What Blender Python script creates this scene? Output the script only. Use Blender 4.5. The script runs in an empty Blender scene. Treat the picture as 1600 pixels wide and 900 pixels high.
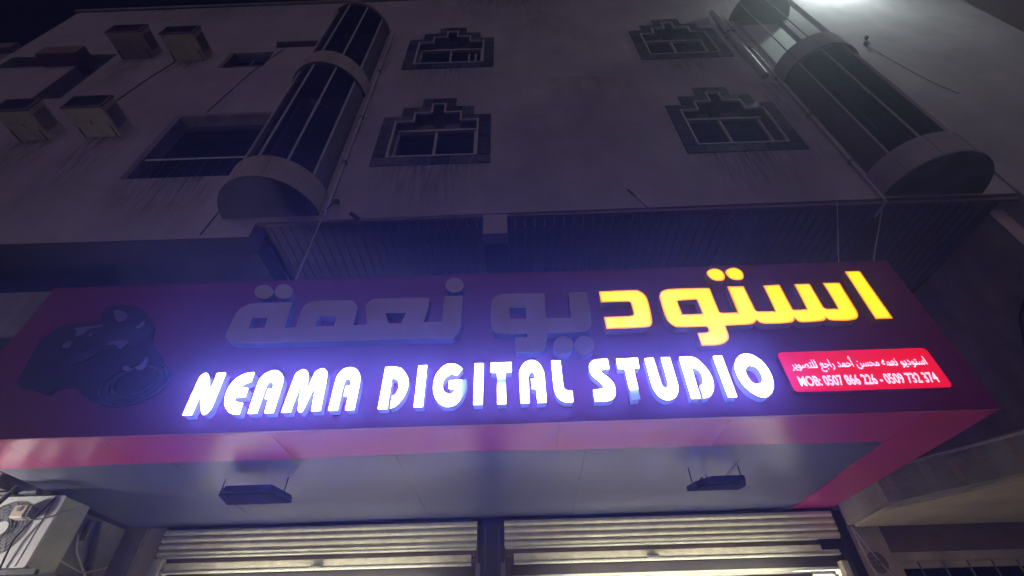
import bpy, bmesh, math, random
from mathutils import Vector, Matrix
from mathutils.geometry import tessellate_polygon
random.seed(7)
sc = bpy.context.scene
C = sc.collection
R = math.radians

# light strengths
SUN_E = .34; WHITE_E = 90.0; RET_E = .40; TUBE_E = 700; LAMP_E = 140; LEFT_E = 60; DOOR_E = 38

# ------------------------------------------------------------ camera
cam_d = bpy.data.cameras.new('camera'); cam = bpy.data.objects.new('camera', cam_d); C.objects.link(cam)
cam_d.sensor_width = 36; cam_d.lens = 16.403; cam_d.clip_start = .05; cam_d.clip_end = 1000
yaw, pitch, roll = -8.94039e-03, 7.23038e-01, -2.70765e-02
F = Vector((math.sin(yaw)*math.cos(pitch), math.cos(yaw)*math.cos(pitch), math.sin(pitch)))
R0 = Vector((math.cos(yaw), -math.sin(yaw), 0)); U0 = R0.cross(F)
RR = R0*math.cos(roll)+U0*math.sin(roll); UU = -R0*math.sin(roll)+U0*math.cos(roll)
m = Matrix((RR, UU, -F)).transposed().to_4x4(); m.translation = (0, 0, 1.6)
cam.matrix_world = m
sc.camera = cam

# ------------------------------------------------------------ night sky, faint town glow, exposure
w = bpy.data.worlds.new('World'); sc.world = w; w.use_nodes = True
wn = w.node_tree; bgn = wn.nodes['Background']
sky = wn.nodes.new('ShaderNodeTexSky'); sky.sky_type = 'NISHITA'; sky.sun_disc = False
sky.sun_elevation = R(-5); sky.sun_rotation = R(180)
wn.links.new(sky.outputs[0], bgn.inputs[0]); bgn.inputs[1].default_value = .12
sun_d = bpy.data.lights.new('town_glow', 'SUN'); sun_d.energy = SUN_E; sun_d.angle = R(60); sun_d.color = (1, .75, .98)
sun = bpy.data.objects.new('town_glow', sun_d); C.objects.link(sun)
sun.rotation_euler = Vector((.10, .95, -.05)).to_track_quat('-Z', 'Y').to_euler(); sun.location = (0, -8, 9)
sc.view_settings.view_transform = 'Standard'; sc.view_settings.look = 'None'
sc.view_settings.exposure = 0; sc.view_settings.gamma = 1
sc.cycles.use_denoising = True
sc.cycles.max_bounces = 6; sc.cycles.diffuse_bounces = 4
sc.cycles.sample_clamp_indirect = 6

# ------------------------------------------------------------ materials
def mat(name, col, rough=.7, metal=0, var=.25, scale=3, bump=.15, bscale=40, emit=None, es=0, stain=0, spec=.5):
    M = bpy.data.materials.new(name); M.use_nodes = True; nt = M.node_tree; b = nt.nodes['Principled BSDF']
    b.inputs['Roughness'].default_value = rough; b.inputs['Metallic'].default_value = metal
    b.inputs['Specular IOR Level'].default_value = spec
    tc = nt.nodes.new('ShaderNodeTexCoord')
    if var:
        n = nt.nodes.new('ShaderNodeTexNoise'); n.inputs['Scale'].default_value = scale; n.inputs['Detail'].default_value = 8
        n.inputs['Roughness'].default_value = .65
        nt.links.new(tc.outputs['Object'], n.inputs['Vector'])
        r = nt.nodes.new('ShaderNodeValToRGB')
        r.color_ramp.elements[0].position = .3; r.color_ramp.elements[1].position = .7
        r.color_ramp.elements[0].color = tuple(c*(1-var) for c in col)+(1,)
        r.color_ramp.elements[1].color = tuple(min(1, c*(1+var*.6)) for c in col)+(1,)
        nt.links.new(n.outputs['Fac'], r.inputs['Fac']); out = r.outputs['Color']
        if stain:                                        # vertical dirt streaks
            mp = nt.nodes.new('ShaderNodeMapping'); mp.inputs['Scale'].default_value = (2.2, 2.2, .45)
            nt.links.new(tc.outputs['Object'], mp.inputs['Vector'])
            n2 = nt.nodes.new('ShaderNodeTexNoise'); n2.inputs['Scale'].default_value = 1.2; n2.inputs['Detail'].default_value = 6
            nt.links.new(mp.outputs[0], n2.inputs['Vector'])
            r2 = nt.nodes.new('ShaderNodeValToRGB'); r2.color_ramp.elements[0].position = .42; r2.color_ramp.elements[1].position = .62
            r2.color_ramp.elements[0].color = (1-stain,)*3+(1,); r2.color_ramp.elements[1].color = (1, 1, 1, 1)
            nt.links.new(n2.outputs['Fac'], r2.inputs['Fac'])
            mx = nt.nodes.new('ShaderNodeMix'); mx.data_type = 'RGBA'; mx.blend_type = 'MULTIPLY'; mx.inputs[0].default_value = 1
            nt.links.new(out, mx.inputs[6]); nt.links.new(r2.outputs[0], mx.inputs[7]); out = mx.outputs[2]
        nt.links.new(out, b.inputs['Base Color'])
    else:
        b.inputs['Base Color'].default_value = tuple(col)+(1,)
    if bump:
        n = nt.nodes.new('ShaderNodeTexNoise'); n.inputs['Scale'].default_value = bscale; n.inputs['Detail'].default_value = 5
        nt.links.new(tc.outputs['Object'], n.inputs['Vector'])
        bp = nt.nodes.new('ShaderNodeBump'); bp.inputs['Strength'].default_value = bump; bp.inputs['Distance'].default_value = .02
        nt.links.new(n.outputs['Fac'], bp.inputs['Height']); nt.links.new(bp.outputs[0], b.inputs['Normal'])
    if emit:
        b.inputs['Emission Color'].default_value = tuple(emit)+(1,); b.inputs['Emission Strength'].default_value = es
    return M

PLASTER = mat('plaster', (.45, .41, .43), .9, var=.26, scale=.8, bump=.35, bscale=60, stain=.07)
PLASTER2 = mat('old_plaster', (.30, .27, .27), .9, var=.35, scale=2.5, bump=.4, bscale=25, stain=.35)
CREAM = mat('cream_render', (.62, .55, .46), .85, var=.18, scale=4, bump=.3, bscale=45, stain=.2)
TAN = mat('tan_band', (.44, .37, .31), .85, var=.25, scale=3, bump=.3, bscale=45)
BROWNW = mat('brown_beam', (.22, .16, .14), .85, var=.3, scale=5, bump=.3)
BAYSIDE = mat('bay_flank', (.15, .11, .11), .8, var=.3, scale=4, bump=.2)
CONC = mat('concrete', (.26, .24, .24), .9, var=.4, scale=2.2, bump=.5, bscale=18, stain=.4)
MARBLE = [mat('marble_tile', c, .35, var=.75, scale=13, bump=.1) for c in ((.11, .11, .135), (.065, .065, .09), (.15, .145, .17), (.09, .10, .115), (.04, .04, .052))]
TRIM = mat('pale_trim', (.62, .58, .55), .6, var=.15)
PANELB = mat('brown_panel', (.20, .165, .14), .7, var=.25, scale=5)
GLASS = mat('dark_glass', (.006, .007, .012), .06, var=0, bump=0)
FRAME = mat('window_frame_paint', (.55, .53, .52), .45, var=.1)
SHADE = mat('painted_shade_underside', (.05, .05, .06), .85, var=.4, scale=2)  # dark colour standing in for the shade under the overhang
FRAMED = mat('dark_frame', (.06, .055, .06), .5, var=.2)
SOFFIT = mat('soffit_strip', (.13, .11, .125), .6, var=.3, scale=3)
BOARD = mat('sign_vinyl', (.25, .012, .075), .38, var=.12, scale=1.5, bump=.03, bscale=6)
BORDER = mat('sign_vinyl_red', (.27, .02, .085), .36, var=.12, scale=1.5, bump=.03, bscale=6)
STRIPE = mat('red_panel', (.42, .04, .16), .24, var=.12, scale=1.2, bump=.2, bscale=1.5, spec=.8)
ACP = mat('silver_panel', (.105, .115, .165), .30, metal=.3, var=.16, scale=1.0, bump=.16, bscale=1.3)
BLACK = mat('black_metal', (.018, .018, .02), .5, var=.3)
SHUT = mat('shutter_slat', (.80, .76, .61), .6, metal=0, var=.22, scale=7, bump=.08)
SHUT2 = mat('shutter_rail', (.66, .68, .62), .5, metal=0, var=.2, scale=9)
ACBODY = mat('yellowed_casing', (.66, .58, .38), .6, var=.3, scale=5)
ACSIDE = mat('rusty_louvre', (.20, .14, .12), .7, var=.5, scale=10)
WHITEAC = mat('white_casing', (.68, .70, .68), .4, var=.14, scale=5, stain=.2)
GREY = mat('grey_plastic', (.20, .20, .21), .6, var=.3)
BEIGE = mat('beige_plastic', (.55, .50, .40), .5, var=.1)
PIPE = mat('white_pipe', (.55, .54, .55), .45, var=.15)
CABLE = mat('pale_cable', (.50, .47, .50), .6, var=.1)
DCABLE = mat('dark_cable', (.03, .03, .035), .6, var=.1)
ASPH = mat('asphalt', (.05, .05, .052), .85, var=.3, scale=8, bump=.6, bscale=90)
PAVE = mat('paving', (.50, .47, .42), .75, var=.25, scale=5, bump=.3)
BOUNCEW = mat('white_bounce_tile', (.78, .75, .66), .5, var=.08, scale=6, bump=.05)
KERB = mat('kerbstone', (.38, .37, .35), .8, var=.25)
SHOPW = mat('shop_wall', (.75, .76, .78), .7, var=.05)
PRINTC = mat('camera_print', (.010, .013, .022), .45, var=.5, scale=7, bump=.1)
PRINTL = mat('camera_print_light', (.26, .24, .27), .4, var=.4, scale=14)
PRINTM = mat('camera_print_mid', (.035, .04, .06), .4, var=.4, scale=9)
GREYACR = mat('unlit_acrylic', (.56, .44, .17), .4, var=.08)
RETG = mat('unlit_letter_side', (.12, .10, .10), .5, var=.1)
RETW = mat('letter_side_glow', (.45, .45, .55), .5, var=0, bump=0, emit=(.17, .19, .62), es=RET_E)
RETY = mat('letter_side_amber', (.10, .05, .05), .5, var=0, bump=0, emit=(.9, .22, .01), es=.02)

MATTE = mat('matt_black', (.012, .012, .014), .95, var=.2, spec=.05)
def stain_mat(name, col, dens, sx):
    M = bpy.data.materials.new(name); M.use_nodes = True; nt = M.node_tree; b = nt.nodes['Principled BSDF']
    b.inputs['Base Color'].default_value = col+(1,); b.inputs['Roughness'].default_value = .95
    tc = nt.nodes.new('ShaderNodeTexCoord'); mp = nt.nodes.new('ShaderNodeMapping'); mp.inputs['Scale'].default_value = (sx, 1, .5)
    n = nt.nodes.new('ShaderNodeTexNoise'); n.inputs['Scale'].default_value = 3; n.inputs['Detail'].default_value = 7
    nt.links.new(tc.outputs['Object'], mp.inputs['Vector']); nt.links.new(mp.outputs[0], n.inputs['Vector'])
    rr_ = nt.nodes.new('ShaderNodeMapRange'); rr_.inputs['From Min'].default_value = .42; rr_.inputs['From Max'].default_value = .68; nt.links.new(n.outputs['Fac'], rr_.inputs['Value'])
    s = nt.nodes.new('ShaderNodeSeparateXYZ'); nt.links.new(tc.outputs['Generated'], s.inputs[0])
    def mth(op, a, b_):
        m_ = nt.nodes.new('ShaderNodeMath'); m_.operation = op
        for i, v in enumerate((a, b_)):
            if hasattr(v, 'links'): nt.links.new(v, m_.inputs[i])
            else: m_.inputs[i].default_value = v
        return m_.outputs[0]
    ex = mth('MULTIPLY', s.outputs[0], mth('SUBTRACT', 1, s.outputs[0]))       # fades towards both sides
    a = mth('MULTIPLY', mth('MULTIPLY', ex, 4), mth('MULTIPLY', s.outputs[2], rr_.outputs[0]))
    nt.links.new(mth('MULTIPLY', a, dens), b.inputs['Alpha']); return M
STAINR = stain_mat('rust_drip', (.13, .08, .06), .75, 5); STAINB = stain_mat('soot_drip', (.07, .065, .07), .6, 6); STAINP = stain_mat('water_patch', (.24, .21, .23), .3, 1.2)
def emis(name, col, s, base=(.8, .8, .8)):
    M = bpy.data.materials.new(name); M.use_nodes = True; b = M.node_tree.nodes['Principled BSDF']
    b.inputs['Base Color'].default_value = base+(1,); b.inputs['Emission Color'].default_value = tuple(col)+(1,)
    b.inputs['Emission Strength'].default_value = s
    return M
WLIT = emis('white_led_face', (.155, .17, 1), WHITE_E)
def part_lit(name, axis, stops):                          # LED modules that have failed leave part of the letter dim
    M = emis(name, (.155, .17, 1), WHITE_E); nt = M.node_tree; b = nt.nodes['Principled BSDF']
    g = nt.nodes.new('ShaderNodeNewGeometry'); s = nt.nodes.new('ShaderNodeSeparateXYZ'); nt.links.new(g.outputs['Position'], s.inputs[0])
    r = nt.nodes.new('ShaderNodeValToRGB'); mr = nt.nodes.new('ShaderNodeMapRange')
    lo, hi = stops[0][0], stops[-1][0]
    mr.inputs['From Min'].default_value = lo; mr.inputs['From Max'].default_value = hi
    nt.links.new(s.outputs[axis], mr.inputs['Value']); nt.links.new(mr.outputs[0], r.inputs['Fac'])
    el = r.color_ramp.elements
    while len(el) < len(stops): el.new(.5)
    for e, (p, c) in zip(el, stops): e.position = (p-lo)/(hi-lo); e.color = c+(1,)
    nt.links.new(r.outputs[0], b.inputs['Emission Color']); return M
FULL = (.155, .17, 1.0)
k = 1/WHITE_E
LIT = {'white': WLIT,
 'T2': part_lit('white_led_half', 2, [(3.20, (.12*k, .22*k, .75*k)), (3.33, (.16*k, .30*k, .9*k)), (3.36, (.6*k, .9*k, 1.2*k)), (3.41, FULL), (3.7, FULL)]),
 'T1': part_lit('white_led_gap', 2, [(3.20, FULL), (3.42, FULL), (3.46, (.40*k, .78*k, .95*k)), (3.49, (.40*k, .80*k, .95*k)), (3.52, FULL), (3.7, FULL)]),
 'G': part_lit('white_led_tip', 0, [(-1.0, FULL), (-.47, FULL), (-.44, (.55*k, .9*k, 1.2*k)), (-.40, (.14*k, .5*k, .9*k)), (-.385, (.15*k, .5*k, .9*k)), (-.38, FULL), (-.3, FULL)])}
YC = [emis('amber_glow_edge', (1, .32, .0), 1.15, (.5, .3, .05)), emis('amber_glow_mid', (1, .52, .0), 1.3, (.5, .3, .05)), emis('amber_led_face', (1, .93, .0), 1.6, (.5, .4, .05))]  # edge glow put into the colour: orange and amber rings round the yellow
PLATE = emis('red_backlit_plate', (1, .0, .022), .84, (.5, .02, .05))
PTXT = emis('white_backlit_print', (.95, .82, 1), 1.15)
DOORT = emis('door_lamp_tube', (1, .93, .70), DOOR_E)
TUBE = emis('fluorescent_tube', (1, .95, .62), TUBE_E)
LENS = emis('floodlight_lens', (.85, 1, .92), 30)
BLADE = emis('neighbour_lamp_lens', (1, .95, .85), 20)

# ------------------------------------------------------------ mesh helpers
class MB:
    """collects boxes, prisms and tubes and links them as ONE mesh object"""
    def __init__(s): s.v = []; s.f = []; s.mi = []
    def add(s, vs, fs, mi=0):
        o = len(s.v); s.v += [tuple(v) for v in vs]; s.f += [tuple(i+o for i in f) for f in fs]; s.mi += [mi]*len(fs); return s
    def box(s, x0, x1, y0, y1, z0, z1, mi=0):
        x0, x1 = sorted((x0, x1)); y0, y1 = sorted((y0, y1)); z0, z1 = sorted((z0, z1))
        return s.add([(x, y, z) for z in (z0, z1) for y in (y0, y1) for x in (x0, x1)],
            [(0, 2, 3, 1), (4, 5, 7, 6), (0, 1, 5, 4), (2, 6, 7, 3), (0, 4, 6, 2), (1, 3, 7, 5)], mi)
    def prism(s, loops, y0, y1, mi=0, front=True, back=True, sides=True):
        """loops of (x, z): the first the outline, the rest holes; between y0 (front) and y1"""
        P = [(x, z) for l in loops for x, z in l]; n = len(P)
        tris = tessellate_polygon([[Vector((x, z, 0)) for x, z in l] for l in loops])
        vs = [(x, y0, z) for x, z in P]+[(x, y1, z) for x, z in P]; fs = []
        for t in tris:
            a, b, c = (P[i] for i in t)
            ar = (b[0]-a[0])*(c[1]-a[1])-(c[0]-a[0])*(b[1]-a[1])
            if abs(ar) < 1e-9: continue
            t = tuple(t) if ar > 0 else tuple(t)[::-1]    # ccw seen from -y
            if front: fs.append(t)
            if back: fs.append(tuple(i+n for i in t[::-1]))
        o = 0
        if sides:
            for li, l in enumerate(loops):
                k = len(l); area = sum(l[i][0]*l[(i+1) % k][1]-l[(i+1) % k][0]*l[i][1] for i in range(k))
                flip = (area > 0) == (li == 0)
                for i in range(k):
                    a, b = o+i, o+(i+1) % k
                    q = (b, a, a+n, b+n)
                    fs.append(q if flip else q[::-1])
                o += k
        return s.add(vs, fs, mi)
    def tube(s, pts, r, n=8, mi=0, cap=True):
        pts = [Vector(p) for p in pts]; vs = []; fs = []
        for i, p in enumerate(pts):
            d = (pts[min(i+1, len(pts)-1)]-pts[max(i-1, 0)]).normalized()
            a = d.cross(Vector((0, 0, 1)) if abs(d.z) < .9 else Vector((1, 0, 0))).normalized(); b = d.cross(a)
            for j in range(n):
                t = 2*math.pi*j/n; vs.append(p+a*math.cos(t)*r+b*math.sin(t)*r)
        for i in range(len(pts)-1):
            for j in range(n):
                q = (i*n+j, i*n+(j+1) % n, (i+1)*n+(j+1) % n, (i+1)*n+j); fs.append(q)
        if cap: fs.append(tuple(range(n))[::-1]); fs.append(tuple((len(pts)-1)*n+j for j in range(n)))
        return s.add(vs, fs, mi)
    def arc(s, cx, cy, r0, r1, a0, a1, z0, z1, n=24, mi=0, ry=1.0):
        """solid ring sector about a vertical axis; angles seen from above, 90 deg = towards the street"""
        vs = []; fs = []
        for i in range(n+1):
            t = R(a0+(a1-a0)*i/n); c, q = math.cos(t), math.sin(t)
            for r in (r0, r1):
                for z in (z0, z1): vs.append((cx+r*c, cy-r*q*ry, z))
        for i in range(n):
            a = i*4; b = a+4
            fs += [(a+2, b+2, b+3, a+3), (a, a+1, b+1, b), (a+1, a+3, b+3, b+1), (a, b, b+2, a+2)]
        fs += [(0, 2, 3, 1), (n*4, n*4+1, n*4+3, n*4+2)]
        return s.add(vs, fs, mi)
    def disc(s, c, r, y0, y1, n=32, mi=0):
        return s.prism([[(c[0]+r*math.cos(2*math.pi*i/n), c[1]+r*math.sin(2*math.pi*i/n)) for i in range(n)]], y0, y1, mi)
    def ring(s, c, r0, r1, y0, y1, n=32, mi=0):
        f = lambda r: [(c[0]+r*math.cos(2*math.pi*i/n), c[1]+r*math.sin(2*math.pi*i/n)) for i in range(n)]
        return s.prism([f(r1), f(r0)], y0, y1, mi)
    def build(s, name, mats, parent=None, smooth=False, bevel=0):
        me = bpy.data.meshes.new(name); org = Vector((0, 0, 0)); p = parent
        while p is not None: org += p.location; p = p.parent
        me.from_pydata([Vector(v)-org for v in s.v], [], s.f)
        for M in (mats if isinstance(mats, (list, tuple)) else [mats]): me.materials.append(M)
        for p, i in zip(me.polygons, s.mi): p.material_index = i
        bm = bmesh.new(); bm.from_mesh(me); bmesh.ops.recalc_face_normals(bm, faces=bm.faces); bm.to_mesh(me); bm.free()
        o = bpy.data.objects.new(name, me); C.objects.link(o)
        if parent is not None: o.parent = parent
        if smooth:
            for p in me.polygons: p.use_smooth = True
            me.set_sharp_from_angle(angle=R(35))
        if bevel:
            b = o.modifiers.new('bevel', 'BEVEL'); b.width = bevel; b.segments = 2; b.limit_method = 'ANGLE'
        return o

def tag(o, label=None, cat=None, group=None, kind=None):
    if label: o['label'] = label
    if cat: o['category'] = cat
    if group: o['group'] = group
    if kind: o['kind'] = kind
    return o
def thing(name, label, cat, loc, group=None):
    o = bpy.data.objects.new(name, None); C.objects.link(o); o.location = loc; o.empty_display_size = .2
    return tag(o, label, cat, group)
def copy_tree(o, parent=None, delta=None):
    c = o.copy(); C.objects.link(c); c.parent = parent
    if delta is not None: c.location = o.location+Vector(delta)
    for ch in list(o.children): copy_tree(ch, c)
    return c
def spline(pts, n=5):
    """closed outline; points with a third value are corners, the others are run through smoothly"""
    out = []; k = len(pts)
    for i in range(k):
        p1, p2 = pts[i], pts[(i+1) % k]; out.append((p1[0], p1[1]))
        c1, c2 = len(p1) > 2, len(p2) > 2
        if c1 and c2: continue
        p0 = p1 if c1 else pts[i-1]; p3 = p2 if c2 else pts[(i+2) % k]
        for j in range(1, n):
            t = j/n
            out.append(tuple(.5*(2*p1[a]+(p2[a]-p0[a])*t+(2*p0[a]-5*p1[a]+4*p2[a]-p3[a])*t*t+(3*p1[a]-p0[a]-3*p2[a]+p3[a])*t**3) for a in (0, 1)))
    return out
def offset(loop, d):
    """the outline moved inwards by d"""
    k = len(loop); area = sum(loop[i][0]*loop[(i+1) % k][1]-loop[(i+1) % k][0]*loop[i][1] for i in range(k)); sg = 1 if area > 0 else -1
    out = []
    for i in range(k):
        p, a, b = Vector(loop[i]), Vector(loop[i-1]), Vector(loop[(i+1) % k])
        e1 = (p-a).normalized(); e2 = (b-p).normalized()
        n1 = Vector((-e1.y, e1.x))*sg; n2 = Vector((-e2.y, e2.x))*sg; n = (n1+n2)
        if n.length < 1e-3: n = n1
        n.normalize(); c = max(.5, n.dot(n1)); out.append(tuple(p+n*(d/c)))
    return out
GREYC = mat('grey_cable', (.28, .27, .28), .6, var=.1)
BROWNC = mat('brown_cable', (.14, .11, .11), .7, var=.1)

# ============================================================ GROUND
g = MB().box(-60, 60, -6.5, -60, -.3, -.12).build('far_ground', ASPH); tag(g, kind='structure')
g = MB().box(-60, 60, -6.46, .55, -.3, -.125).build('road', ASPH); tag(g, kind='structure')
g = MB().box(-60, 60, .71, 14, -.3, 0).build('pavement', PAVE); tag(g, kind='structure')
st_ = thing('bounce_step', 'added pale step out of view, bouncing light up to the shutters', 'step', (-.3, 5.2, 0)); st_['kind'] = 'structure'
for i in range(13):
    for j in range(2): MB().box(-4.4+i*.61, -3.795+i*.61, 4.62+j*.61, 5.225+j*.61, .004, .15).build('bounce_tile', BOUNCEW, st_, bevel=.004)  # white tiles added to bounce the tube light onto the shutters
kerb = thing('kerb', 'pale kerbstones in a row between the road and the pavement', 'kerb', (0, .6, 0)); kerb['kind'] = 'structure'
for i in range(16):
    MB().box(-8+i, -7.015+i, .555, .705, -.2, .01).build('kerbstone', KERB, kerb, bevel=.012)

# ============================================================ APARTMENT BUILDING
W = 4.5                                                     # facade plane
bld = thing('apartment_building', 'pale plastered apartment building rising above the lit shop sign with two rounded bays', 'building', (0, W, 0))
def win_poly(cx, z0, hw, grow):
    """stepped opening: half widths and step heights of the surround (grow=1) or the opening (grow=0)"""
    h = ((1.03, 1.63), (.70, 1.965), (.335, 2.30)) if grow else ((.79, 1.45), (.46, 1.76), (.14, 2.09))
    zb = z0 if grow else z0+.24
    (a, p), (b, q), (c, r) = h
    return [(cx-a, zb), (cx+a, zb), (cx+a, z0+p), (cx+b, z0+p), (cx+b, z0+q), (cx+c, z0+q), (cx+c, z0+r), (cx-c, z0+r), (cx-c, z0+q), (cx-b, z0+q), (cx-b, z0+p), (cx-a, z0+p)]
WINS = [(-1.375, 8.40), (-1.34, 12.12), (4.02, 8.465), (4.005, 12.18)]
rect = lambda x0, x1, z0, z1: [(x0, z0), (x1, z0), (x1, z1), (x0, z1)]
BIGW = (-6.6, -4.62, 8.30, 10.42); SMW = (-6.66, -5.6, 12.58, 13.40); SLIT = (-5.66, -4.55, 13.62, 13.86)
STRIP = (-10.15, -9.5, 11.35, 13.0); BAND = (-12.1, -9.45, 13.0, 13.62); BAYH = [(-4.2, -3.14, z0, z1) for z0, z1 in ((7.9, 10.7), (11.6, 14.2))]; BAYR = [(5.8, 6.86, z0, z1) for z0, z1 in ((7.9, 10.7), (11.6, 14.2))]
outer = [(-12.3, 6.78), (-3.86, 6.74), (-3.86, 7.05), (7.56, 7.13), (7.56, 16.66), (-12.3, 16.66)]
holes = [win_poly(x, z, 0, 0) for x, z in WINS]+[rect(*r) for r in (BIGW, SMW, SLIT)+tuple(BAYH)+tuple(BAYR)]
holes.append([(-12.1, 13.0), (-10.15, 13.0), (-10.15, 11.35), (-9.5, 11.35), (-9.5, 13.62), (-12.1, 13.62)])
MB().prism([outer]+holes, W, W+.3).build('facade_wall', PLASTER, bld)
MB().box(-12.3, 7.56, W+.302, W+.32, 7.2, 16.6).build('inner_wall', FRAMED, bld)
MB().box(-12.38, 7.5, W-.05, W+.34, 16.662, 16.80).build('parapet_coping', PLASTER2, bld)
MB().add([(-12.3, W+.003, 6.776), (-3.862, W+.003, 6.736), (-3.862, W+.3, 6.736), (-12.3, W+.3, 6.776), (-12.3, W+.003, 6.766), (-3.862, W+.003, 6.726), (-3.862, W+.3, 6.726), (-12.3, W+.3, 6.766)], [(0, 1, 2, 3), (7, 6, 5, 4), (0, 4, 5, 1), (1, 5, 6, 2), (2, 6, 7, 3), (3, 7, 4, 0)]).build('painted_shade_lip', SHADE, bld)  # dark sheet put in for the shade below the wall edge
MB().box(-12.3, -12.2, W+.3, 9, 6.8, 16.66).build('end_wall', PLASTER2, bld)
MB().box(-12.75, -12.31, W+.02, W+.3, 6.8, 13.95).build('lower_wall', PLASTER2, bld)
MB().box(-13.0, -12.305, W-.12, W+.3, 13.952, 14.25).build('ledge', BROWNW, bld)
# thin lip and the ribbed underside of the overhang
MB().box(-3.84, 7.5, W+.004, W+.05, 7.0, 7.052).build('overhang_lip', BROWNW, bld)
MB().box(-3.84, 7.3, W+.302, 7.4, 7.07, 7.12).build('overhang_slab', BROWNW, bld)
bm0 = None
for i in range(75):
    x = -3.80+i*.148
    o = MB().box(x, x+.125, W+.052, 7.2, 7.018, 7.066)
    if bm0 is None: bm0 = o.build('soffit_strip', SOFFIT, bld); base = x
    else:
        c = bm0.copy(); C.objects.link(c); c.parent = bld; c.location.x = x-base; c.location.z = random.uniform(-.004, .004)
MB().box(-.44, -.085, W-.003, W+.2, 6.62, 7.05).build('beam_end', PLASTER, bld)
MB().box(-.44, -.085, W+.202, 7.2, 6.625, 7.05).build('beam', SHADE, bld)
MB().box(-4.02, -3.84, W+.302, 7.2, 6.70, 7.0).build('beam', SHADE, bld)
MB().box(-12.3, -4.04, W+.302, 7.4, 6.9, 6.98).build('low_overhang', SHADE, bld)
MB().box(-12.3, 7.3, 7.2, 7.4, 0, 9.5).build('back_wall', CONC, bld)
MB().box(-8.3, -6.1, 7.1, 7.198, 4.9, 6.3).build('dark_opening', FRAMED, bld)
# walls round the shop
MB().box(-4.72, -4.5, 4.78, 7.2, 0, 3.13).build('side_wall', CONC, bld)
MB().box(-4.25, -4.06, 5.7, 6.0, 0, 3.15).build('shop_pilaster', CREAM, bld)
MB().box(-4.5, -4.252, 5.66, 6.0, 0, 3.15).build('shop_pilaster', PLASTER2, bld)
MB().box(-4.52, 3.53, 5.95, 7.19, 3.16, 4.6).build('wall_above_shop', CONC, bld)

for x0, x1, z0, z1, M in ((-9.5, -8.4, 8.0, 9.66, STAINR), (-8.2, -7.1, 7.9, 9.69, STAINR), (-9.4, -8.3, 11.6, 13.29, STAINR), (-8.0, -7.0, 11.8, 13.07, STAINR),
        (-2.5, -.3, 7.1, 8.39, STAINB), (-2.4, -.3, 10.9, 12.11, STAINB), (2.9, 5.0, 7.15, 8.45, STAINB), (2.95, 5.05, 11.0, 12.17, STAINB), (-6.7, -4.5, 6.8, 8.29, STAINB),
        (-12, -4.5, 15.2, 16.6, STAINB), (-2.6, 2.6, 15.0, 16.6, STAINB), (.2, 2.8, 8.2, 11.5, STAINP), (-.2, 1.7, 12.5, 15.5, STAINP), (-11.9, -9.3, 6.9, 9.4, STAINP), (-4.5, -2.6, 7.1, 8.6, STAINP), (4.9, 5.6, 7.2, 10.9, STAINB), (-3.0, -2.6, 7.2, 14, STAINB)):
    MB().add([(x0, W-.003, z0), (x1, W-.003, z0), (x1, W-.003, z1), (x0, W-.003, z1)], [(0, 1, 2, 3)]).build('stain', M, bld)

def tile(x0, x1, z0, z1, parent):
    MB().box(x0+.004, x1-.004, W-.022-random.random()*.004, W+.03, z0+.004, z1-.004).build('tile', random.choice(MARBLE), parent, bevel=.003)
def ornate_window(cx, z0):
    w = MB().prism([win_poly(cx, z0, 0, 0), ], W+.235, W+.30).build('window', PANELB, bld)
    # surround of dark tiles
    n = 6
    for i in range(n): tile(cx-1.03+2.06*i/n, cx-1.03+2.06*(i+1)/n, z0, z0+.235, w)
    for s in (-1, 1):
        e = sorted((cx+s*1.03, cx+s*.795))
        zz = (.24, .62, 1.0, 1.32, 1.63) if s > 0 else (.24, .55, .95, 1.30, 1.63)
        for a, b in zip(zz, zz[1:]): tile(e[0], e[1], z0+a, z0+b, w)
        tile(*sorted((cx+s*.795, cx+s*.63)), z0+1.455, z0+1.63, w) if False else None
        e = sorted((cx+s*.70, cx+s*.465)); tile(e[0], e[1], z0+1.63, z0+1.965, w)
        tile(*sorted((cx+s*.795, cx+s*.465)), z0+1.455, z0+1.63, w)
        tile(*sorted((cx+s*.465, cx+s*.145)), z0+1.765, z0+1.965, w)
        tile(*sorted((cx+s*.335, cx+s*.145)), z0+1.965, z0+2.30, w)
    tile(cx-.145, cx+.145, z0+2.095, z0+2.30, w)
    # pale bead round the opening, standing proud
    a = win_poly(cx, z0, 0, 0); MB().prism([a, offset(a, .028)], W-.03, W+.012).build('trim', TRIM, w)
    MB().prism([offset(a, .004), offset(a, .022)], W+.014, W+.225).build('reveal_lining', PANELB, w)
    # dark slot in the middle of the head panel
    MB().box(cx-.10, cx+.10, W+.19, W+.234, z0+1.43, z0+2.02).build('slot', BLACK, w)
    MB().box(cx-.76, cx+.76, W+.14, W+.234, z0+1.34, z0+1.40).build('head_rail', FRAME, w)
    MB().box(cx-.40, cx+.40, W+.16, W+.234, z0+1.405, z0+1.47).build('rail_shadow_gap', FRAMED, w)
    f = MB(); f.box(cx-.76, cx+.76, W+.17, W+.234, z0+.27, z0+.33)
    for x in (cx-.745, cx-.02, cx+.72): f.box(x-.022, x+.022, W+.168, W+.234, z0+.33, z0+1.34)
    f.build('window_frame', FRAME, w)
    MB().box(cx-.72, cx-.045, W+.215, W+.228, z0+.332, z0+1.338).build('pane', GLASS, w)
    MB().box(cx+.005, cx+.695, W+.205, W+.218, z0+.332, z0+1.338).build('pane', GLASS, w)
    if (cx, z0) == WINS[1]:
        for x in (cx+.42, cx+.58): MB().box(x-.02, x+.02, W+.185, W+.204, z0+.332, z0+1.2).build('leaning_batten', FRAME, w)
    return w
for x, z in WINS: ornate_window(x, z)

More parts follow.
